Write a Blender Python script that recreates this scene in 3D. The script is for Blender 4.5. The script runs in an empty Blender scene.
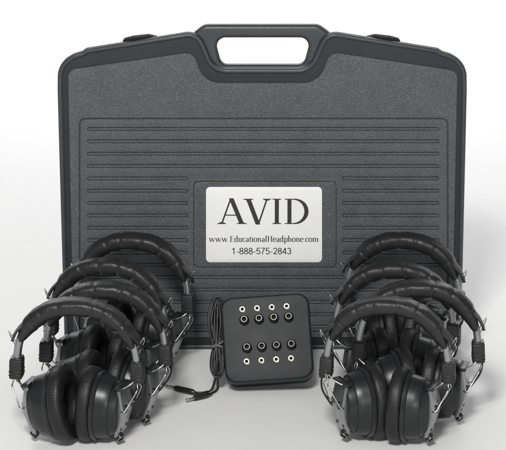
import bpy, bmesh, math, random
from mathutils import Vector, Matrix, noise
R = math.radians
random.seed(7)
S = bpy.context.scene
COL = S.collection

# ------------------------------------------------------------------ camera
PITCH = R(16.0); DIST = 3.2; SC = 1.19e-3; FPX = DIST / SC
CX, CY = 253.0, 225.0
F = Vector((0, math.cos(PITCH), -math.sin(PITCH)))
U = Vector((0, math.sin(PITCH), math.cos(PITCH)))
# eye height so that the foot of the case front stands on the floor (picture row 349.2)
_a = math.atan((349.2 - CY) / FPX)
Z0 = DIST * math.cos(PITCH) * math.tan(PITCH + _a) - DIST * math.sin(PITCH)
CAM = Vector((0, 0, Z0)) - F * DIST
def ray(u, v): return F + Vector((1, 0, 0)) * ((u - CX) / FPX) + U * ((CY - v) / FPX)
def on_y(u, v, Y=0.0):
    d = ray(u, v); t = (Y - CAM.y) / d.y; return CAM + d * t
def on_floor(u, v, Z=0.0):
    d = ray(u, v); t = (Z - CAM.z) / d.z; return CAM + d * t
cam = bpy.data.cameras.new('camera'); co = bpy.data.objects.new('camera', cam); COL.objects.link(co)
co.location = CAM; co.rotation_euler = (math.pi / 2 - PITCH, 0, 0)
cam.sensor_width = 36; cam.lens = 36 * FPX / 506.0; cam.clip_end = 50; cam.clip_start = .05
S.camera = co

# ------------------------------------------------------------------ materials
def mat(name, col, rough=.5, metal=0., spec=.5, bump=None, var=0., coat=0., rvar=0., glint=0.):
    """bump = list of (kind, scale, strength, distance)"""
    m = bpy.data.materials.new(name); m.use_nodes = True
    nt = m.node_tree; N = nt.nodes; L = nt.links
    b = N['Principled BSDF']
    b.inputs['Base Color'].default_value = (*col, 1); b.inputs['Roughness'].default_value = rough
    b.inputs['Metallic'].default_value = metal; b.inputs['Specular IOR Level'].default_value = spec
    b.inputs['Coat Weight'].default_value = coat
    tc = N.new('ShaderNodeTexCoord')
    prev = None
    for kind, sc, st, di in (bump or []):
        if kind == 'noise':
            t = N.new('ShaderNodeTexNoise'); t.inputs['Scale'].default_value = sc; t.inputs['Detail'].default_value = 4; out = t.outputs['Fac']
        else:
            t = N.new('ShaderNodeTexVoronoi'); t.inputs['Scale'].default_value = sc; t.feature = 'F1'; out = t.outputs['Distance']
        L.new(tc.outputs['Object'], t.inputs['Vector'])
        bp = N.new('ShaderNodeBump'); bp.inputs['Strength'].default_value = st; bp.inputs['Distance'].default_value = di
        L.new(out, bp.inputs['Height'])
        if prev: L.new(prev.outputs['Normal'], bp.inputs['Normal'])
        prev = bp
    if prev: L.new(prev.outputs['Normal'], b.inputs['Normal'])
    if var:
        t = N.new('ShaderNodeTexNoise'); t.inputs['Scale'].default_value = 35; t.inputs['Detail'].default_value = 8; t.inputs['Roughness'].default_value = .7
        L.new(tc.outputs['Object'], t.inputs['Vector'])
        r = N.new('ShaderNodeValToRGB'); r.color_ramp.elements[0].position = .3; r.color_ramp.elements[1].position = .7
        r.color_ramp.elements[0].color = (*[c * (1 - var) for c in col], 1); r.color_ramp.elements[1].color = (*[min(1, c * (1 + var)) for c in col], 1)
        L.new(t.outputs['Fac'], r.inputs['Fac']); last = r.outputs['Color']
        if glint:  # grain highlights painted into the base colour as random light flecks
            d = N.new('ShaderNodeTexNoise'); d.inputs['Scale'].default_value = 900; d.inputs['Detail'].default_value = 2
            L.new(tc.outputs['Object'], d.inputs['Vector'])
            r2 = N.new('ShaderNodeValToRGB'); r2.color_ramp.elements[0].position = .54; r2.color_ramp.elements[1].position = .72
            r2.color_ramp.elements[0].color = (0, 0, 0, 1); r2.color_ramp.elements[1].color = (glint, glint, glint, 1)
            L.new(d.outputs['Fac'], r2.inputs['Fac'])
            mx = N.new('ShaderNodeMix'); mx.data_type = 'RGBA'; mx.blend_type = 'ADD'; mx.inputs[0].default_value = 1
            L.new(last, mx.inputs[6]); L.new(r2.outputs['Color'], mx.inputs[7]); last = mx.outputs[2]
        L.new(last, b.inputs['Base Color'])
    if rvar:
        t = N.new('ShaderNodeTexNoise'); t.inputs['Scale'].default_value = 60; t.inputs['Detail'].default_value = 5
        L.new(tc.outputs['Object'], t.inputs['Vector'])
        mr = N.new('ShaderNodeMapRange'); mr.inputs['To Min'].default_value = rough - rvar; mr.inputs['To Max'].default_value = rough + rvar
        L.new(t.outputs['Fac'], mr.inputs['Value']); L.new(mr.outputs['Result'], b.inputs['Roughness'])
    return m
M = dict(
    panel=mat('textured_plastic', (.074, .081, .086), .48, bump=[('voronoi', 760, .7, .0009), ('noise', 1500, .6, .0008)], var=.16, glint=.10, rvar=.09),
    groove=mat('shaded_groove_plastic', (.042, .046, .049), .55, bump=[('noise', 900, .4, .0005)]),  # recess shade put into the colour: darker copy of the panel plastic
    rim=mat('shaded_rim_plastic', (.019, .021, .023), .46, spec=.38, bump=[('noise', 900, .7, .0008)], var=.15),  # case plastic painted darker, standing in for the band's dark reflection
    bead=mat('edge_plastic', (.044, .048, .051), .36, spec=.45, bump=[('noise', 700, .35, .0004)], var=.12),
    rear=mat('shell_plastic', (.04, .043, .045), .5, bump=[('voronoi', 620, .5, .0006)]),
    label=mat('label_paper', (.88, .88, .865), .4, var=.025, rvar=.08),
    ink=mat('dark_ink', (.030, .030, .024), .6),
    leather=mat('black_leatherette', (.014, .014, .015), .42, spec=.42, bump=[('noise', 260, .35, .0007), ('noise', 900, .4, .0004)], var=.25, rvar=.13),
    earpad=mat('ear_pad_leatherette', (.012, .012, .013), .45, spec=.4, bump=[('noise', 220, .5, .001), ('noise', 800, .3, .0003)], var=.25, rvar=.08),
    black=mat('black_plastic', (.014, .015, .016), .33, spec=.42, bump=[('noise', 500, .2, .0003)], var=.15, rvar=.06),
    block=mat('grained_black_plastic', (.015, .015, .016), .48, spec=.4, bump=[('voronoi', 900, .5, .0004)], var=.2),
    gun=mat('gunmetal', (.30, .305, .315), .30, metal=.85, var=.12, rvar=.08),
    plate=mat('grey_painted_cover', (.33, .335, .34), .34, metal=.9, bump=[('noise', 900, .15, .0002)], var=.08),
    chrome=mat('chrome_wire', (.50, .50, .49), .27, metal=1.),
    box=mat('box_plastic', (.013, .0145, .017), .5, spec=.3, bump=[('noise', 1200, .3, .0003)], var=.12, rvar=.05),
    socket=mat('socket_plastic', (.016, .016, .017), .3),
    brass=mat('pale_brass', (.46, .43, .36), .3, metal=1., var=.1),
    latch=mat('latch_plastic', (.012, .012, .013), .7, spec=.2),
    hole=mat('socket_hole', (.004, .004, .004), .6),
    cord=mat('cord_rubber', (.014, .014, .015), .38),
    tie=mat('grey_tie', (.16, .16, .16), .4),
    floor=mat('seamless_paper', (.86, .86, .86), .7, spec=.25, var=.012),
)

# ------------------------------------------------------------------ helpers
def link(name, me, m, parent=None, loc=(0, 0, 0), rot=(0, 0, 0), smooth=True):
    o = bpy.data.objects.new(name, me); COL.objects.link(o)
    me.materials.clear(); me.materials.append(m)
    if smooth:
        for p in me.polygons: p.use_smooth = True
    o.parent = parent; o.location = loc; o.rotation_euler = rot
    return o
def thing(name, label, cat, loc=(0, 0, 0), rot=(0, 0, 0), group=None):
    o = bpy.data.objects.new(name, None); COL.objects.link(o); o.location = loc; o.rotation_euler = rot
    o.empty_display_size = .02
    o['label'] = label; o['category'] = cat
    if group: o['group'] = group
    return o
def autosmooth(me, ang=35):
    """mark sharp edges so that smooth shading keeps crisp creases"""
    bm = bmesh.new(); bm.from_mesh(me)
    for e in bm.edges:
        if len(e.link_faces) == 2 and e.calc_face_angle(0) > R(ang): e.smooth = False
    bm.to_mesh(me); bm.free()
def finish(bm):
    bmesh.ops.recalc_face_normals(bm, faces=bm.faces)
    me = bpy.data.meshes.new('m'); bm.to_mesh(me); bm.free(); return me
def area(p): return sum(p[i][0] * p[(i + 1) % len(p)][1] - p[(i + 1) % len(p)][0] * p[i][1] for i in range(len(p))) / 2
def rnd(pts, radii, seg=8):
    """round the corners of a polygon"""
    out = []; n = len(pts)
    if not isinstance(radii, (list, tuple)): radii = [radii] * n
    for i in range(n):
        p = Vector(pts[i]); a = Vector(pts[i - 1]); b = Vector(pts[(i + 1) % n]); r = radii[i]
        da = (a - p); db = (b - p); la, lb = da.length, db.length
        if r <= 0: out.append(p); continue
        da.normalize(); db.normalize()
        ang = da.angle(db)
        t = min(r / math.tan(ang / 2), la * .49, lb * .49); r2 = t * math.tan(ang / 2)
        c = p + (da + db).normalized() * (r2 / math.sin(ang / 2))
        s = p + da * t - c; e = p + db * t - c
        a0 = math.atan2(s.y, s.x); a1 = math.atan2(e.y, e.x)
        d = (a1 - a0 + math.pi) % (2 * math.pi) - math.pi
        for k in range(seg + 1):
            q = a0 + d * k / seg; out.append(c + Vector((math.cos(q), math.sin(q))) * r2)
    return out
def rect(x0, z0, x1, z1, r, seg=6): return rnd([(x0, z0), (x1, z0), (x1, z1), (x0, z1)], r, seg)
def plate(outer, holes=(), islands=(), y_front=0., y_back=.005, bevel=.0005, res=2, xform=None):
    """flat plate with holes in the XZ plane, bevelled edges, facing -Y"""
    cu = bpy.data.curves.new('c', 'CURVE'); cu.dimensions = '2D'; cu.fill_mode = 'BOTH'
    dep = y_back - y_front
    cu.extrude = max(0, dep / 2 - bevel); cu.bevel_depth = bevel; cu.bevel_resolution = res; cu.offset = -bevel
    for k, poly in enumerate([outer, *holes, *islands]):
        poly = [Vector((p[0], p[1])) for p in poly]
        clean = [p for i, p in enumerate(poly) if (p - poly[i - 1]).length > 1e-6]
        if (area(clean) > 0) == (0 < k <= len(holes)): clean.reverse()
        sp = cu.splines.new('POLY'); sp.points.add(len(clean) - 1); sp.use_cyclic_u = True
        for q, p in zip(sp.points, clean): q.co = (p.x, p.y, 0, 1)
    o = bpy.data.objects.new('c', cu); COL.objects.link(o)
    dg = bpy.context.evaluated_depsgraph_get(); dg.update()
    me = bpy.data.meshes.new_from_object(o.evaluated_get(dg))
    bpy.data.objects.remove(o); bpy.data.curves.remove(cu)
    mid = (y_front + y_back) / 2
    for v in me.vertices: v.co = Vector((v.co.x, mid - v.co.z, v.co.y))
    bm = bmesh.new(); bm.from_mesh(me); bmesh.ops.remove_doubles(bm, verts=bm.verts, dist=1e-6)
    if xform: bm.transform(xform)
    bm.to_mesh(me); bm.free(); autosmooth(me, 25)
    return me
def sweep(bm, rings, closed=False, caps=True):
    rv = [[bm.verts.new(p) for p in r] for r in rings]
    n = len(rv[0]); m = len(rv)
    for i in range(m if closed else m - 1):
        a, b = rv[i], rv[(i + 1) % m]
        for j in range(n): bm.faces.new((a[j], a[(j + 1) % n], b[(j + 1) % n], b[j]))
    if caps and not closed:
        bm.faces.new(rv[0][::-1]); bm.faces.new(rv[-1])
    return rv
def smoothpath(pts, closed=False, sub=8):
    P = [Vector(p) for p in pts]; n = len(P); out = []
    for i in range(n if closed else n - 1):
        p0 = P[(i - 1) % n] if closed or i > 0 else P[0] * 2 - P[1]
        p1 = P[i]; p2 = P[(i + 1) % n]
        p3 = P[(i + 2) % n] if closed or i + 2 < n else P[-1] * 2 - P[-2]
        for k in range(sub):
            t = k / sub
            out.append(.5 * ((2 * p1) + (p2 - p0) * t + (2 * p0 - 5 * p1 + 4 * p2 - p3) * t * t + (3 * p1 - p0 - 3 * p2 + p3) * t ** 3))
    if not closed: out.append(P[-1])
    return out
def tube(bm, path, r, n=8, closed=False):
    P = [Vector(p) for p in path]; m = len(P)
    rings = []; up = None
    for i in range(m):
        a = P[(i - 1) % m] if closed or i > 0 else P[i]; b = P[(i + 1) % m] if closed or i < m - 1 else P[i]
        t = (b - a).normalized()
        if up is None: up = t.orthogonal().normalized()
        up = (up - t * up.dot(t)).normalized(); s = t.cross(up)
        rr = r(i / max(1, m - 1)) if callable(r) else r
        rings.append([P[i] + (up * math.cos(q) + s * math.sin(q)) * rr for q in (2 * math.pi * k / n for k in range(n))])
    sweep(bm, rings, closed)
def lathe(bm, prof, axis_mat, n=40, fy=1., cap=True):
    """prof = [(along, radius)], axis = local +X; fy squeezes Y"""
    rings = [[axis_mat @ Vector((x, r * fy * math.cos(q), r * math.sin(q))) for q in (2 * math.pi * k / n for k in range(n))] for x, r in prof]
    sweep(bm, rings, caps=cap)
def axis_to(d, loc=(0, 0, 0)):
    return Matrix.Translation(loc) @ Vector(d).to_track_quat('X', 'Z').to_matrix().to_4x4()
def bevbox(bm, sx, sy, sz, bev, mtx, seg=3):
    r = bmesh.ops.create_cube(bm, size=1, matrix=Matrix.Diagonal((sx, sy, sz, 1)))
    ed = {e for v in r['verts'] for e in v.link_edges}
    g = bmesh.ops.bevel(bm, geom=list(ed), offset=bev, segments=seg, profile=.5, affect='EDGES')
    vs = {v for v in r['verts'] if v.is_valid} | set(g['verts'])
    bmesh.ops.transform(bm, matrix=mtx, verts=list(vs))

# ------------------------------------------------------------------ setting: seamless paper floor sweeping up far behind
bm = bmesh.new()
prof = [(-3.2, 0), (-1, 0), (0, 0), (2.0, 0)] + [(2.0 + .8 * math.sin(q), .8 - .8 * math.cos(q)) for q in (R(a) for a in range(6, 91, 6))] + [(2.8, 3.0)]
rows = [[bm.verts.new((x, y, z)) for x in (-3, 3)] for y, z in prof]
for a, b in zip(rows, rows[1:]): bm.faces.new((a[0], a[1], b[1], b[0]))
fl = link('floor', finish(bm), M['floor']); fl['kind'] = 'structure'

# ------------------------------------------------------------------ carrying case
X0 = on_y(262, 300).x
def cp(pts, Y=0.):
    out = []
    for u, v in pts:
        p = on_y(u, v, Y); out.append((p.x - X0, p.z))
    return out
PX = SC
case = thing('carrying_case', 'large dark grey textured plastic carrying case standing upright behind the headphones', 'case', (X0, 0, 0))
lid_px = [(64.5, 349.2), (57.3, 90), (57.5, 73), (60.3, 65.6), (65.8, 58.9), (73.7, 54.0), (82, 51.6), (86.4, 48.6), (199, 30.6), (215, 68.5), (309, 68.5), (325, 30.6), (438, 48.6), (442.4, 51.6), (450.7, 54.0), (458.6, 58.9), (464.1, 65.6), (466.9, 73), (467.1, 90), (461, 349.2)]
lid_r = [9, 30, 18, 18, 18, 18, 2.5, 3, 17, 17, 17, 17, 3, 2.5, 18, 18, 18, 18, 30, 9]
def lidpoly(off=0.):
    p = rnd(cp(lid_px), [r * PX for r in lid_r], 8)
    if not off: return p
    out = []; n = len(p); sg = 1 if area(p) > 0 else -1
    for i in range(n):
        t = (p[(i + 1) % n] - p[i - 1]).normalized(); out.append(p[i] + Vector((-t.y, t.x)) * off * sg)
    return out
LP = lidpoly()
zmin = min(p.y for p in LP)
LP = [Vector((p.x, p.y - zmin)) for p in LP]
def shift(pl): return [Vector((p[0], p[1] - zmin)) for p in pl]
link('lid', plate(LP, y_front=0, y_back=.0095, bevel=.0035, res=4), M['rim'], case)
# rear half, drafted towards the back
bm = bmesh.new()
base = [Vector((p.x * .994, max(0, p.y * .994))) for p in LP]
rings = []
for y, s in ((.0085, .986), (.026, .980), (.085, .935), (.094, .915)):
    rings.append([Vector((p.x * s, y, p.y * s)) for p in base])
sweep(bm, rings); me = finish(bm); autosmooth(me, 30); link('rear_shell', me, M['rear'], case)
# bead around the lid edge
bm = bmesh.new()
ins = [Vector((p.x, p.y - zmin)) for p in lidpoly(.0032)]
ins = [p for i, p in enumerate(ins) if (p - ins[i - 1]).length > 2e-4]
tube(bm, [(p.x, .0008, p.y) for p in ins], .0030, 10, closed=True)
link('edge_bead', finish(bm), M['bead'], case)
# textured panel with rib slots
pan_px = [(73.5, 337), (68, 69.5), (193.5, 51.5), (204, 82.5), (319, 82.5), (330, 51.5), (457.5, 70.5), (452, 337)]
pan = shift(rnd(cp(pan_px), [r * PX for r in (6, 9, 11, 22, 22, 11, 9, 6)], 8))
holes = []
g = 1.1
def ringpoly(x0, y0, x1, y1, r): return [Vector((p.x, -p.y)) for p in rnd([(x0, -y1), (x1, -y1), (x1, -y0), (x0, -y0)], r, 6)]
isl = []
def slot(x0, x1, y, h=3.3, g=.55):
    holes.append(shift(cp([(p.x, p.y) for p in ringpoly(x0, y - h / 2, x1, y + h / 2, h * .45)])))
    isl.append(shift(cp([(p.x, p.y) for p in ringpoly(x0 + g, y - h / 2 + g, x1 - g, y + h / 2 - g, (h / 2 - g) * .8)])))
ys = [128.5 + 12.35 * k for k in range(17)]
for y in ys:
    if y > 330: continue
    if 176 < y < 271: slot(87.5, 188, y); slot(342, 439, y)
    else: slot(87.5, 439, y)
# main panel outside the frame groove, and the ribbed field inside it
frame_o = shift(cp([tuple(p) for p in ringpoly(79.3, 117.6, 448, 331.5, 6)]))
frame_i = shift(cp([tuple(p) for p in ringpoly(80.6, 118.8, 446.8, 330.3, 5.3)]))
link('panel', plate(pan, [frame_o], y_front=-.0026, y_back=.0006, bevel=.0009, res=3), M['panel'], case)
lab_o = shift(cp([tuple(p) for p in ringpoly(193.5, 180.5, 336.5, 267, 5)]))
ribs = link('ribs', plate(isl[0], [], isl[1:], y_front=-.0033, y_back=.0004, bevel=.0006, res=2), M['panel'], case)
lab_i = shift(cp([tuple(p) for p in ringpoly(194.1, 181.1, 335.9, 266.4, 4.7)]))
link('ribbed_field', plate(frame_i, holes + [lab_o], y_front=-.0024, y_back=.0005, bevel=.0004, res=2), M['panel'], case)
link('label_pad', plate(lab_i, y_front=-.0026, y_back=.0004, bevel=.0006), M['panel'], case)
bmx = plate(shift(cp([tuple(p) for p in ringpoly(75, 112, 451, 335, 4)])), y_front=-.0008, y_back=.0002, bevel=.0002)
link('groove_floor', bmx, M['groove'], case)
# handle
HY = .0065
hp = shift(rnd(cp([(188, 44), (193, 34), (204, 25), (319, 25), (331, 34), (336, 44), (330, 80), (194, 80)], HY), [r * PX for r in (0, 10, 12, 12, 10, 0, 0, 0)]))
hh = shift(rnd(cp([(214.5, 38.2), (311, 38.2), (304, 65.0), (221.5, 65.0)], HY), [r * PX for r in (8.5, 8.5, 8, 8)]))
link('handle', plate(hp, [hh], y_front=HY, y_back=.0200, bevel=.0050, res=5), M['bead'], case)
# latches on the top edge, feet-like hinge lugs below
for pts in ([(121, 47), (123.5, 38.5), (133, 36), (149, 34.3), (158, 36.5), (160, 42)], [(363.5, 42), (365.5, 36.5), (375, 34.3), (390, 36), (399.5, 38.5), (402, 47)]):
    pl = shift(rnd(cp(pts, .012), [r * PX for r in (0, 4, 5, 5, 4, 0)]))
    l = link('latch', plate(pl, y_front=.0055, y_back=.018, bevel=.0022, res=3), M['latch'], case)
    c = sum(pl, Vector((0, 0))) / len(pl)
    link('latch_tab', plate([Vector((c.x + (p.x - c.x) * .6, c.y + .001 + (p.y - c.y) * .45)) for p in pl], y_front=.0042, y_back=.0075, bevel=.001), M['latch'], l)

# label with lettering
def on_lab(u, v):
    p = on_y(u, v, -.003); return Vector((p.x - X0, p.z - zmin))
lab = link('label', plate([on_lab(p.x, p.y) for p in ringpoly(206, 187, 322, 262.3, 4.2)], y_front=-.0031, y_back=-.0024, bevel=.0001, res=1), M['label'], case)
def pen(path, thick, thin, axis=0.):
    """outline of a broad-nib stroke: thick on upright runs, thin on level ones"""
    P = [Vector(p) for p in path]; n = len(P); l = []; r = []
    for i in range(n):
        t = (P[min(i + 1, n - 1)] - P[max(i - 1, 0)]).normalized()
        w = thin + (thick - thin) * abs(t.y * math.cos(axis) - t.x * math.sin(axis)) ** 1.4
        q = Vector((-t.y, t.x)) * w / 2; l.append(P[i] + q); r.append(P[i] - q)
    return [(l[i], l[i + 1], r[i + 1], r[i]) for i in range(n - 1)]
def arc(cx, cy, rx, ry, a0, a1, n=20): return [(cx + rx * math.cos(R(a0 + (a1 - a0) * k / n)), cy + ry * math.sin(R(a0 + (a1 - a0) * k / n))) for k in range(n + 1)]
def quad(x0, y0, x1, y1): return [(Vector((x0, y0)), Vector((x1, y0)), Vector((x1, y1)), Vector((x0, y1)))]
def serif(x, y, w=.17, h=.035, up=True, br=.04):
    s = 1 if up else -1; V = Vector
    return [(V((x - w, y)), V((x + w, y)), V((x + w, y + s * h)), V((x - w, y + s * h))), (V((x - w * .8, y + s * h)), V((x + w * .8, y + s * h)), V((x + .05, y + s * (h + br))), V((x - .05, y + s * (h + br))))]
def dq(x0, y0, x1, y1, w): return [(Vector((x0 - w / 2, y0)), Vector((x0 + w / 2, y0)), Vector((x1 + w / 2, y1)), Vector((x1 - w / 2, y1)))]
TK, TN = .150, .070
def glyph(ch):
    """(quads, advance); cap height 1, x-height .66"""
    xh = .66; q = []
    st = lambda x, y0, y1: quad(x - TK / 2, y0, x + TK / 2, y1)
    top = lambda x, y: [(Vector((x - .16, y - .07)), Vector((x - .16, y - .045)), Vector((x + TK / 2, y + .02)), Vector((x + TK / 2, y - .1)))]
    if ch == 'w':
        q += dq(.09, xh, .29, 0, TK) + dq(.32, 0, .47, xh, TN) + dq(.46, xh, .66, 0, TK) + dq(.69, 0, .87, xh, TN)
        for x in (.08, .46, .88): q += quad(x - .12, xh - .035, x + .12, xh)
        return q, .97
    if ch == '.': return pen(arc(.13, .06, .035, .035, 0, 360, 10), .07, .07), .27
    if ch == 'E':
        q += st(.20, 0, 1) + quad(.05, 0, .62, .045) + quad(.05, .955, .60, 1) + quad(.2, .49, .5, .535) + quad(.585, 0, .63, .22) + quad(.56, .78, .60, 1) + quad(.47, .40, .51, .63)
        return q, .70
    if ch == 'H':
        for x in (.19, .67): q += st(x, 0, 1) + serif(x, 0, .16) + serif(x, 1, .16, up=False)
        return q + quad(.19, .49, .67, .54), .86
    if ch in 'dp':
        if ch == 'd': q += pen(arc(.27, .32, .20, .33, 40, 320, 22), TK, TN) + st(.45, .03, 1.05) + top(.45, 1.05) + quad(.45, 0, .60, .04) + st(.45, 0, .1)
        else: q += pen(arc(.34, .33, .20, .33, -140, 140, 22), TK, TN) + st(.16, -.32, xh) + top(.16, xh) + serif(.16, -.32, .15)
        return q, .60
    if ch == 'u':
        q += st(.15, .15, xh) + top(.15, xh) + pen(arc(.30, .17, .15, .16, 180, 330, 12), TK, TN) + st(.47, 0, xh) + top(.47, xh) + quad(.47, 0, .63, .04)
        return q, .64
    if ch == 'c': return pen(arc(.27, .33, .20, .33, 45, 315, 22), TK, TN) + pen(arc(.42, .53, .03, .03, 0, 360, 8), .06, .06), .50
    if ch == 'e': return pen(arc(.27, .33, .20, .33, 0, 318, 24), TK, TN) + quad(.08, .33, .50, .375), .54
    if ch == 'o': return pen(arc(.29, .33, .22, .33, 0, 360, 28), TK, TN), .58
    if ch == 'a':
        q += pen(arc(.25, .50, .14, .15, 165, 0, 12), TK * .8, TN) + st(.39, .08, .52) + pen(arc(.22, .17, .13, .165, 70, 330, 16), TK, TN) + pen([(.22, .335), (.40, .40)], TN, TN) + quad(.36, 0, .52, .045) + st(.39, 0, .1)
        return q, .53
    if ch == 't': return st(.17, .12, .84) + quad(.02, .615, .34, .66) + pen(arc(.28, .14, .11, .12, 180, 310, 10), TK * .9, TN), .37
    if ch == 'i': return st(.16, 0, xh) + top(.16, xh) + serif(.16, 0, .15) + pen(arc(.15, .90, .035, .035, 0, 360, 10), .07, .07), .32
    if ch == 'l': return st(.16, 0, 1.05) + top(.16, 1.05) + serif(.16, 0, .15), .32
    if ch in 'nhm':
        h = 1.05 if ch == 'h' else xh
        q += st(.16, 0, h) + top(.16, h) + serif(.16, 0, .14)
        for k in range(2 if ch == 'm' else 1):
            x = .16 + .33 * k
            q += pen(arc(x + .17, .46, .165, .17, 170, 0, 14), TK, TN) + st(x + .335, 0, .47) + serif(x + .335, 0, .14)
        return q, .65 + (.33 if ch == 'm' else 0)
    # title capitals
    if ch == 'A':
        q += dq(.10, .01, .435, 1.02, .062) + dq(.445, 1.02, .83, .01, .172) + quad(.20, .33, .68, .375)
        q += serif(.10, 0, .155, .035) + serif(.83, 0, .18, .035); return q, .95
    if ch == 'V':
        q += dq(.12, .99, .475, -.02, .172) + dq(.485, -.02, .80, .99, .062)
        q += serif(.12, 1, .18, .035, up=False) + serif(.80, 1, .15, .035, up=False); return q, .96
    if ch == 'I': return st(.20, 0, 1) + serif(.20, 0, .165, .03) + serif(.20, 1, .165, .03, up=False), .45
    if ch == 'D':
        q += st(.21, 0, 1) + quad(.04, 0, .40, .04) + quad(.04, .96, .40, 1) + pen(arc(.37, .5, .46, .479, -90, 90, 30), .155, .05); return q, .90
    return [], .3
def sans(ch):
    W_ = .125; P = lambda p: pen(p, W_, W_)
    if ch == '-': return quad(.06, .30, .34, .41), .40
    if ch == '1': return P([(.33, 0), (.33, 1)]) + P([(.33, .93), (.22, .80), (.10, .73)]), .62
    if ch == '8': return P(arc(.30, .735, .19, .205, 0, 360, 24)) + P(arc(.30, .275, .235, .225, 0, 360, 24)), .62
    if ch == '5': return quad(.13, .88, .54, 1) + P([(.17, .95), (.10, .46)]) + P([(.09, .47)] + arc(.29, .325, .24, .265, 125, -150, 22)), .62
    if ch == '7': return quad(.06, .88, .56, 1) + P([(.52, .92), (.34, .55), (.25, .25), (.22, 0)]), .62
    if ch == '2': return P(arc(.30, .70, .22, .24, 170, -30, 18) + [(.30, .30), (.10, .06)]) + quad(.05, 0, .55, .12), .62
    if ch == '4': return P([(.42, 0), (.42, 1)]) + P([(.40, .96), (.06, .29)]) + quad(.03, .22, .58, .34), .62
    if ch == '3': return P(arc(.29, .74, .195, .20, 160, -80, 18)) + P(arc(.29, .28, .235, .225, 85, -165, 20)), .62
    return [], .3
def letter_mesh(text, x0, x1, base, cap, glyph=None):
    glyph = glyph or globals()['glyph']
    qs = []; x = 0
    for ch in text:
        g_, adv = glyph(ch); qs += [[(p.x + x, p.y) for p in f] for f in g_]; x += adv
    xs = [p[0] for f in qs for p in f]; lo, hi = min(xs), max(xs)
    bm = bmesh.new()
    a = on_lab(x0, base); b = on_lab(x1, base); c = on_lab(x0, base - cap)
    for k, f in enumerate(qs):
        y = -.00316 - (k % 9) * 4e-6
        vs = [bm.verts.new((a.x + (p[0] - lo) / (hi - lo) * (b.x - a.x), y, a.y + p[1] * (c.y - a.y))) for p in f]
        try:
            fc = bm.faces.new(vs); fc.normal_update()
            if fc.normal.y > 0: fc.normal_flip()
        except ValueError: pass
    me = bpy.data.meshes.new('m'); bm.to_mesh(me); bm.free(); return me
link('title_lettering', letter_mesh('AVID', 217.5, 308.5, 224.0, 25.3), M['ink'], lab, smooth=False)
link('web_address_lettering', letter_mesh('www.EducationalHeadphone.com', 208.6, 318.6, 241.8, 5.9), M['ink'], lab, smooth=False)
link('phone_number_lettering', letter_mesh('1-888-575-2843', 232, 291.3, 254.3, 6.6, sans), M['ink'], lab, smooth=False)

# ------------------------------------------------------------------ headphones
A_, H_, ZS = .0632, .067, .087          # half span, arch rise, arch foot height
def arch(t, dr=0.):
    c, s = math.cos(t), math.sin(t); n = 2 / 2.25
    p = Vector((A_ * math.copysign(abs(c) ** n, c), 0, ZS + H_ * max(0, s) ** n))
    nrm = Vector((c / A_, 0, max(s, 0) / H_)).normalized()
    return p + nrm * dr, nrm
def cushion_mesh(seed):
    bm = bmesh.new(); rings = []
    rr_ = random.Random(seed * 31 + 5)
    t0, t1 = R(18 + rr_.uniform(-3, 2)), R(157 + rr_.uniform(-4, 3)); NS = 150
    cre = [(q + rr_.uniform(-.03, .03), rr_.uniform(.35, 1.25)) for q in (.16, .31, .45, .58, .71, .84)]; oz = seed * 7.3
    for k in range(NS + 1):
        f = k / NS; a = t0 + (t1 - t0) * f
        p, nr = arch(a, -.0008)
        d, cw = min((abs(f - c), w_) for c, w_ in cre)
        pinch = 1 - .14 * cw * math.exp(-abs(d / .013) ** 1.3)
        end = min(f, 1 - f)
        taper = min(1, .30 + (end / .15) ** .7 * .70)
        ring = []
        for j in range(28):
            q = 2 * math.pi * j / 28; c, s = math.cos(q), math.sin(q)
            w = noise.noise(Vector((a * 6 + oz, c * 1.6, s * 1.6))) * .0006 + noise.noise(Vector((a * 34, c * 3 + oz, s * 3))) * .00022
            inner = c < 0
            rr = (.0082 * (.25 + .75 * pinch) if not inner else .0108 * pinch) * taper
            ry = .0140 * (.55 + .45 * taper) * (1 - .06 * math.exp(-(d / .011) ** 2))
            yy = ry * math.copysign(abs(s) ** .8, s); r_ = rr * math.copysign(abs(c) ** .8, c)
            ring.append(p + nr * (r_ + w) + Vector((0, yy + (w if s > 0 else -w), 0)))
        rings.append(ring)
    sweep(bm, rings); return finish(bm)
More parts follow.
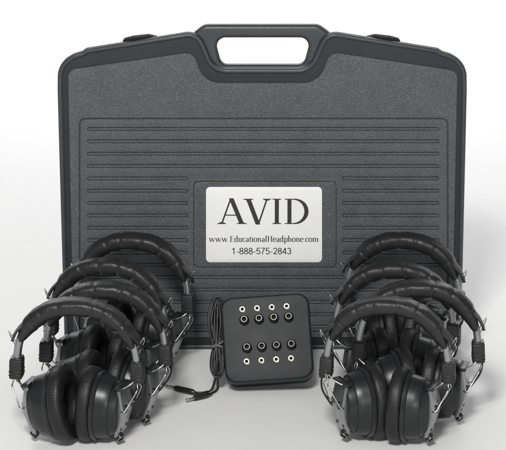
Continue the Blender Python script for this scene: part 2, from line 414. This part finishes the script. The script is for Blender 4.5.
def headphone():
    t = thing('headphones', 'x', 'headphones', group='headphones standing in two rows before the case')
    # spring strip
    bm = bmesh.new(); rings = []
    for k in range(61):
        a = math.pi * k / 60; p, nr = arch(a)
        ring = []
        for j in range(20):
            q = 2 * math.pi * j / 20; c, s = math.cos(q), math.sin(q)
            ry = .0062 * math.copysign(abs(s) ** .55, s); rr = .0040 * math.copysign(abs(c) ** .7, c)
            if j in (0, 10): rr *= .72            # shallow groove along the strip
            ring.append(p + nr * rr + Vector((0, ry, 0)))
        rings.append(ring)
    sweep(bm, rings); me = finish(bm); autosmooth(me, 40); link('spring_band', me, M['gun'], t)
    link('head_cushion', cushion_mesh(0), M['leather'], t)
    # outer flap of the cushion, pointed at both ends
    bm = bmesh.new(); rings = []
    for k in range(81):
        f = k / 80; a = R(13) + (R(163) - R(13)) * f; e = min(f, 1 - f)
        p, nr = arch(a, .0005 + .0066 * math.exp(-(e / .15) ** 2)); w = .0112 * min(1, .12 + (e / .09)); th = .0009
        ring = [p + nr * th + Vector((0, -w, 0)), p + nr * (th + .0012) + Vector((0, -w * .5, 0)), p + nr * (th + .0014), p + nr * (th + .0012) + Vector((0, w * .5, 0)), p + nr * th + Vector((0, w, 0)), p - nr * th + Vector((0, w, 0)), p - nr * th + Vector((0, -w, 0))]
        wv = nr * noise.noise(Vector((a * 11, 3.3, 0))) * .0006
        rings.append([q + wv for q in ring])
    sweep(bm, rings); me = finish(bm); autosmooth(me, 50); link('cushion_flap', me, M['leather'], t)
    for s in (-1, 1):
        # slider block
        bm = bmesh.new()
        T = Matrix.Translation((s * .0638, 0, .0830)) @ Matrix.Rotation(s * R(-2), 4, 'Y')
        bevbox(bm, .0135, .0185, .0215, .0018, T)
        me = finish(bm); autosmooth(me, 45); sl = link('slider', me, M['block'], t)
        bm = bmesh.new()
        bevbox(bm, .0118, .0165, .0018, .0006, T @ Matrix.Translation((0, 0, .0112)), 2)
        for z in (-.0062, -.0025): bevbox(bm, .0142, .0192, .0012, .0004, T @ Matrix.Translation((0, 0, z)), 1)
        link('slider_trim', finish(bm), M['black'], sl)
        # loose wire ends beside the cushion
        bm = bmesh.new(); p, nr = arch(R(20) if s > 0 else R(158), .004)
        o = Vector((s, 0, 0))
        tube(bm, smoothpath([p + Vector((0, -.002, -.006)), p + o * .003 + Vector((0, -.004, .0)), p + o * .0068 + Vector((0, -.004, .0062)), p + o * .0078 + Vector((0, -.002, .0065)), p + o * .0070 + Vector((0, 0, .001)), p + o * .0035 + Vector((0, 0, -.006)), p + o * .002 + Vector((0, 0, -.011))]), .0006, 6)
        link('wire_end', finish(bm), M['chrome'], t)
        # ear cup: the shell carries pad, cover, knob and yoke
        FY = .84
        I = Matrix.Diagonal((s * .86, 1, 1, 1))
        bm = bmesh.new()
        prof_ = [(-.0255, .030), (-.0240, .0362), (-.0232, .0376), (-.0190, .0380), (-.0182, .0374), (-.0176, .0352), (-.0100, .0338), (-.0022, .0322), (-.0016, .0318), (-.0012, .0300), (-.0006, .0296), (.0066, .0262), (.0080, .0232), (.0082, .0150), (.0082, .002)]
        lathe(bm, prof_, I, 64, FY)
        me = finish(bm); autosmooth(me, 32)
        cup = link('ear_cup', me, M['black'], t)
        # pad
        bm = bmesh.new(); rings = []; n = 256
        for k in range(n):
            q = 2 * math.pi * k / n; ring = []
            rip = .00020 * math.sin(q * 84 + 1.6 * math.sin(q * 5)) + .0007 * noise.noise(Vector((math.cos(q) * 2.3, math.sin(q) * 2.3, s * 3)))
            for j in range(24):
                b_ = 2 * math.pi * j / 24; cb, sb = math.cos(b_), math.sin(b_)
                rr = .0300 + .0108 * math.copysign(abs(cb) ** .48, cb) ; xx = -.0325 + .0088 * math.copysign(abs(sb) ** .7, sb)
                k2 = rip * (.4 + .6 * abs(sb))
                rr += k2 if cb > 0 else -k2; xx += rip * sb
                ring.append(I @ Vector((xx, rr * FY * math.cos(q) * 1.0, rr * math.sin(q))))
            rings.append(ring)
        sweep(bm, rings, closed=True); link('ear_pad', finish(bm), M['earpad'], cup)
        # driver cloth inside the pad
        bm = bmesh.new(); lathe(bm, [(-.0275, .026), (-.0285, .0255), (-.0290, .002)], I, 32, FY); link('speaker_grille', finish(bm), M['block'], cup)
        # faceted back cover
        bm = bmesh.new()
        sec = [(.0045, .0255, .0135), (.0095, .0245, .0145), (.0158, .0030, .0165), (.0158, -.0010, .0165), (.0095, -.0265, .0140), (.0045, -.0285, .0130)]
        fr = [I @ Vector((x, -w, z)) for x, z, w in sec]; bk = [I @ Vector((x, w, z)) for x, z, w in sec]
        vf = [bm.verts.new(p) for p in fr]; vb = [bm.verts.new(p) for p in bk]; m_ = len(vf)
        for i in range(m_): bm.faces.new((vf[i], vf[(i + 1) % m_], vb[(i + 1) % m_], vb[i]))
        bm.faces.new(vf); bm.faces.new(vb[::-1])
        bmesh.ops.bevel(bm, geom=list(bm.edges), offset=.0009, segments=2, affect='EDGES', profile=.5)
        me = finish(bm); autosmooth(me, 28); link('back_cover', me, M['plate'], cup)
        # screws and a mould seam on the cover
        bm = bmesh.new()
        for y, z in ((-.0090, -.019), (.0090, -.019)):
            lathe(bm, [(.0085, .0019), (.0119, .0019), (.0123, .0015), (.0123, .0003)], I @ Matrix.Translation((0, y, z)), 14)
        link('cover_screws', finish(bm), M['black'], cup)
        # hinge bar over the cover
        bm = bmesh.new()
        bevbox(bm, .010, .031, .0035, .0008, I @ Matrix.Translation((.0075, 0, .0262)), 2)
        lathe(bm, [(.013, .0044), (.0168, .0044), (.0173, .0038), (.0173, .0005)], I @ Matrix.Translation((0, -.008, .004)), 20)
        link('hinge_bar', finish(bm), M['black'], cup)
        # volume knob at the lower corner
        d = Vector((.72, -.36, -.60)).normalized(); kb = axis_to(d, (.0050, -.005, -.0245))
        bm = bmesh.new(); lathe(bm, [(-.004, .0042), (.0035, .0042), (.0038, .0050), (.0090, .0050), (.0096, .0044), (.0096, .0034), (.0080, .0030), (.0080, .0003)], I @ kb, 6 if False else 20)
        me = finish(bm); autosmooth(me, 35); kn = link('volume_knob', me, M['black'], cup)
        bm = bmesh.new(); lathe(bm, [(.0092, .0049), (.0099, .0049), (.0099, .0041), (.0092, .0041)], I @ kb, 20, cap=False)
        link('knob_ring', finish(bm), M['gun'], cup)
        # wire yoke from the slider to the cover
        bm = bmesh.new()
        for y in (-1, 1):
            tube(bm, smoothpath([I @ Vector(p) for p in ((.0268, y * .002, .0375), (.0268, y * .0032, .031), (.0282, y * .0055, .0270), (.0275, y * .0085, .0240), (.0225, y * .0125, .0140), (.0185, y * .0172, .0055), (.0158, y * .0182, .0035), (.0125, y * .0155, .0030))]), .00078, 7)
        tube(bm, smoothpath([I @ Vector(p) for p in ((.0255, -.003, .0375), (.0190, -.007, .0310), (.0115, -.0125, .0272), (.0065, -.0135, .0262))]), .00072, 7)
        link('wire_yoke', finish(bm), M['chrome'], cup)
        # short signal lead from band to cup
        bm = bmesh.new()
        tube(bm, smoothpath([I @ Vector(p) for p in ((.0265, .006, .038), (.0285, .011, .030), (.0275, .014, .018), (.0210, .016, .006), (.0120, .015, -.006), (.0040, .012, -.012))]), .0011, 7)
        link('signal_lead', finish(bm), M['cord'], cup)
        cup.location = (s * .0402, 0, .0418)
    return t
def copy_tree(o, parent=None):
    c = o.copy(); COL.objects.link(c); c.parent = parent
    for ch in list(o.children): copy_tree(ch, c)
    return c
# foot pixel, yaw, lean back, yaw/roll of left and right cup, label
SPOTS = [
    (78.5, 441.5, -6, 0, (-11, 9), (-10, 4), 'foremost black headphones of the row left of the jack box, nothing standing before them'),
    (106.5, 423, -5, 2, (-10, 8), (-10, 7), 'second headphones from the front in the row left of the jack box'),
    (108.0, 397, -10, 4, (-8, 6), (-8, 8), 'third headphones from the front in the row left of the jack box'),
    (133, 367.5, -9, 3, (-8, 6), (-8, 8), 'rearmost headphones of the row left of the jack box, closest to the case'),
    (386, 443, -8, 2, (27, 3), (-8, 3), 'foremost black headphones of the row right of the jack box, unobstructed'),
    (417, 423, -2, 3, (12, 5), (-10, 5), 'second headphones from the front in the row right of the jack box'),
    (393, 402, -4, 4, (10, 6), (-8, 6), 'third headphones from the front in the row right of the jack box'),
    (401, 367.5, -9, 3, (8, 6), (-8, 6), 'rearmost headphones of the row right of the jack box, closest to the case'),
]
hp0 = headphone()
allhp = [hp0] + [copy_tree(hp0) for _ in SPOTS[1:]]
for o, (u, v, yaw, lean, lc, rc, lab_) in zip(allhp, SPOTS):
    p = on_floor(u, v); o.location = p; o.scale = (1.04, 1.04, 1.04); o.rotation_euler = (R(-lean), 0, R(yaw)); o['label'] = lab_
    for ch in o.children:
        if ch.name.startswith('head_cushion') and o is not hp0:
            nm = cushion_mesh(allhp.index(o)); nm.materials.append(M['leather'])
            for f_ in nm.polygons: f_.use_smooth = True
            ch.data = nm
        if ch.name.startswith('ear_cup'):
            left = ch.location.x < 0; y, r = lc if left else rc
            ch.rotation_euler = (0, R(-r if left else r), R(y))
# rest each on the floor
bpy.context.view_layer.update()
for o in allhp:
    lo = 1e9
    for ch in o.children:
        if not ch.name.startswith('ear_cup'): continue
        for g_ in [ch, *ch.children]:
            mw = g_.matrix_world
            if g_.name.startswith(('ear_pad', 'ear_cup')): lo = min(lo, min((mw @ v.co).z for v in g_.data.vertices))
    o.location.z -= lo

# ------------------------------------------------------------------ jack box
bp = on_floor(271, 385.5)
TILT = R(26)
jb = thing('jack_box', 'square black junction box with two double rows of headphone sockets propped up before the case', 'jack box', (bp.x, bp.y, 0), (-TILT, R(-4.2), 0))
BW, BH, BT = .1020, .0995, .045
bz = .0045
link('box_body', plate(rect(-BW / 2, 0, BW / 2, BH, .0145, 10), y_front=-BT, y_back=-.0005, bevel=.0030, res=4), M['box'], jb)
# jacks: local u across, v up on the face
def jack_ring(name, x, z, prof, m, n=24):
    bm = bmesh.new(); lathe(bm, prof, Matrix.Translation((x, -BT, z)) @ Matrix.Rotation(R(-90), 4, 'Z'), n)
    me = finish(bm); autosmooth(me, 40); return link(name, me, m, jb)
for row, (zs_, zb_) in enumerate(((.0845, .0720), (.0240, .0400))):
    for k in range(4):
        x = -.0262 + .0170 * k + (.0010 if row else 0)
        s_ = jack_ring('small_socket', x, zs_, [(-.001, .0040), (.0006, .0040), (.0011, .0036), (.0012, .0031), (.0026, .0030), (.0031, .0027), (.0031, .0021), (.0002, .0020)], M['brass'])
        h_ = bmesh.new(); lathe(h_, [(.0001, .0020), (.0006, .0020)], Matrix.Translation((x, -BT, zs_)) @ Matrix.Rotation(R(-90), 4, 'Z'), 16); link('socket_hole', finish(h_), M['hole'], s_)
        x2 = x + .0015
        b_ = jack_ring('large_socket', x2, zb_, [(-.001, .0058), (.0022, .0058), (.0032, .0050), (.0034, .0046), (.0095, .0042), (.0102, .0037), (.0102, .0027), (.0050, .0027)], M['socket'])
        h_ = bmesh.new(); lathe(h_, [(.0046, .0028), (.0054, .0028)], Matrix.Translation((x2, -BT, zb_)) @ Matrix.Rotation(R(-90), 4, 'Z'), 16); link('socket_hole', finish(h_), M['hole'], b_)
# prop on the back so that the box stands tilted
bm = bmesh.new(); L_ = .052
bevbox(bm, .05, .005, L_, .001, Matrix.Translation((0, .0205, .026)) @ Matrix.Rotation(TILT + R(23), 4, 'X'))
link('prop_leg', finish(bm), M['box'], jb)

# ------------------------------------------------------------------ cable bundle with two plugs
cb = on_floor(216.5, 386)
cable = thing('audio_cable', 'black audio cable folded into a tied bundle with two plugs, left of the jack box', 'cable', (cb.x, cb.y, 0))
CT = Matrix.Rotation(-TILT, 4, 'X') @ Matrix.Translation((0, -.030, .012)) @ Matrix.Rotation(R(2), 4, 'Y')
bm = bmesh.new(); zt = .030
def lp(i):
    w = random.uniform(.0012, .0120); h = random.uniform(.040, .047); dx = random.uniform(-.0018, .0018); dy = random.uniform(-.005, .004); ph = random.uniform(-.25, .25); zc = random.uniform(.039, .042)
    pts = []
    for k in range(40):
        q = 2 * math.pi * k / 40; z = zc + h * math.cos(q)
        pin = .30 + .70 * min(1, abs(z - zt) / .026) ** .8
        x = w * math.copysign(abs(math.sin(q)) ** .75, math.sin(q)) * pin + dx
        y = dy * pin * math.sin(q + ph) + .0022 * math.sin(q * 2 + i)
        pts.append(CT @ Vector((x - .004 * (z - zt) / .04 * .4, y, max(z, -.008))))
    return pts
for i in range(20): tube(bm, lp(i), .00135, 8, closed=True)
def fl_(u, v, z=.0022):
    p = on_floor(u, v, z); return Vector((p.x - cb.x, p.y - cb.y, z))
plugs = [((165.5, 385.3), (175, 388), (193.5, 392.3), [(200, 392.8), (206, 392), (212, 389)]), ((186, 400.5), (194, 398.3), (207.5, 394.8), [(212, 393), (216, 390.5), (218, 387)])]
for tip, b0, b1, w in plugs:
    path = [fl_(*b1)] + [fl_(*q) for q in w] + [CT @ Vector((.001, 0, .002)), CT @ Vector((.002, -.001, .02)), CT @ Vector((0, 0, .034))]
    tube(bm, smoothpath(path), .00135, 8)
link('cord', finish(bm), M['cord'], cable)
bm = bmesh.new()
tube(bm, [CT @ Vector((.0062 * math.cos(q) + .0005, .0062 * math.sin(q), zt + .0006 * math.sin(3 * q))) for q in (2 * math.pi * k / 24 for k in range(24))], .0016, 8, closed=True)
tube(bm, smoothpath([CT @ Vector((-.002, -.0068, zt)), CT @ Vector((.004, -.0095, zt + .003)), CT @ Vector((.008, -.0090, zt + .007))]), .0009, 6)
link('twist_tie', finish(bm), M['tie'], cable)
for tip, b0, b1, w in plugs:
    a, b, c = fl_(*b1, .0036), fl_(*b0, .0036), fl_(*tip, .0036); d = (b - a); Ld = d.length; T = axis_to(d, a)
    bm = bmesh.new(); lathe(bm, [(-.006, .0014), (-.001, .0020), (.0, .0030), (.002, .0035), (Ld * .35, .0036), (Ld * .9, .0033), (Ld, .0028), (Ld, .0005)], T, 20)
    me = finish(bm); autosmooth(me, 40); pl_ = link('plug', me, M['cord'], cable)
    Lt = (c - b).length; bm = bmesh.new()
    lathe(bm, [(Ld - .001, .0017), (Ld + Lt * .45, .0017), (Ld + Lt * .48, .0014), (Ld + Lt * .52, .0014), (Ld + Lt * .55, .0017), (Ld + Lt * .75, .0017), (Ld + Lt * .80, .0013), (Ld + Lt * .9, .0017), (Ld + Lt, .0006)], T, 16)
    me = finish(bm); autosmooth(me, 40); link('plug_tip', me, M['chrome'], pl_)

# ------------------------------------------------------------------ studio light
W = bpy.data.worlds.new('World'); S.world = W; W.use_nodes = True
bg = W.node_tree.nodes['Background']; bg.inputs[0].default_value = (.985, .99, 1, 1); bg.inputs[1].default_value = .23
def lamp(name, loc, target, size, power, col=(1, 1, 1), sy=None):
    l = bpy.data.lights.new(name, 'AREA'); l.shape = 'RECTANGLE'; l.size = size; l.size_y = sy or size; l.energy = power; l.color = col
    o = bpy.data.objects.new(name, l); COL.objects.link(o); o.location = loc
    o.rotation_euler = (Vector(target) - Vector(loc)).to_track_quat('-Z', 'Y').to_euler()
lamp('key_softbox', (-.28, -2.3, 1.85), (0, -.1, .15), .42, 56, (1, .99, .97))
lamp('fill_softbox', (.5, -2.7, .7), (0, -.1, .18), .5, 9)
lamp('background_lamp', (0, 2.35, 1.9), (0, 1.75, 0), 3.4, 52, sy=.9)
S.view_settings.view_transform = 'Standard'; S.view_settings.look = 'None'; S.view_settings.exposure = 0; S.view_settings.gamma = 1
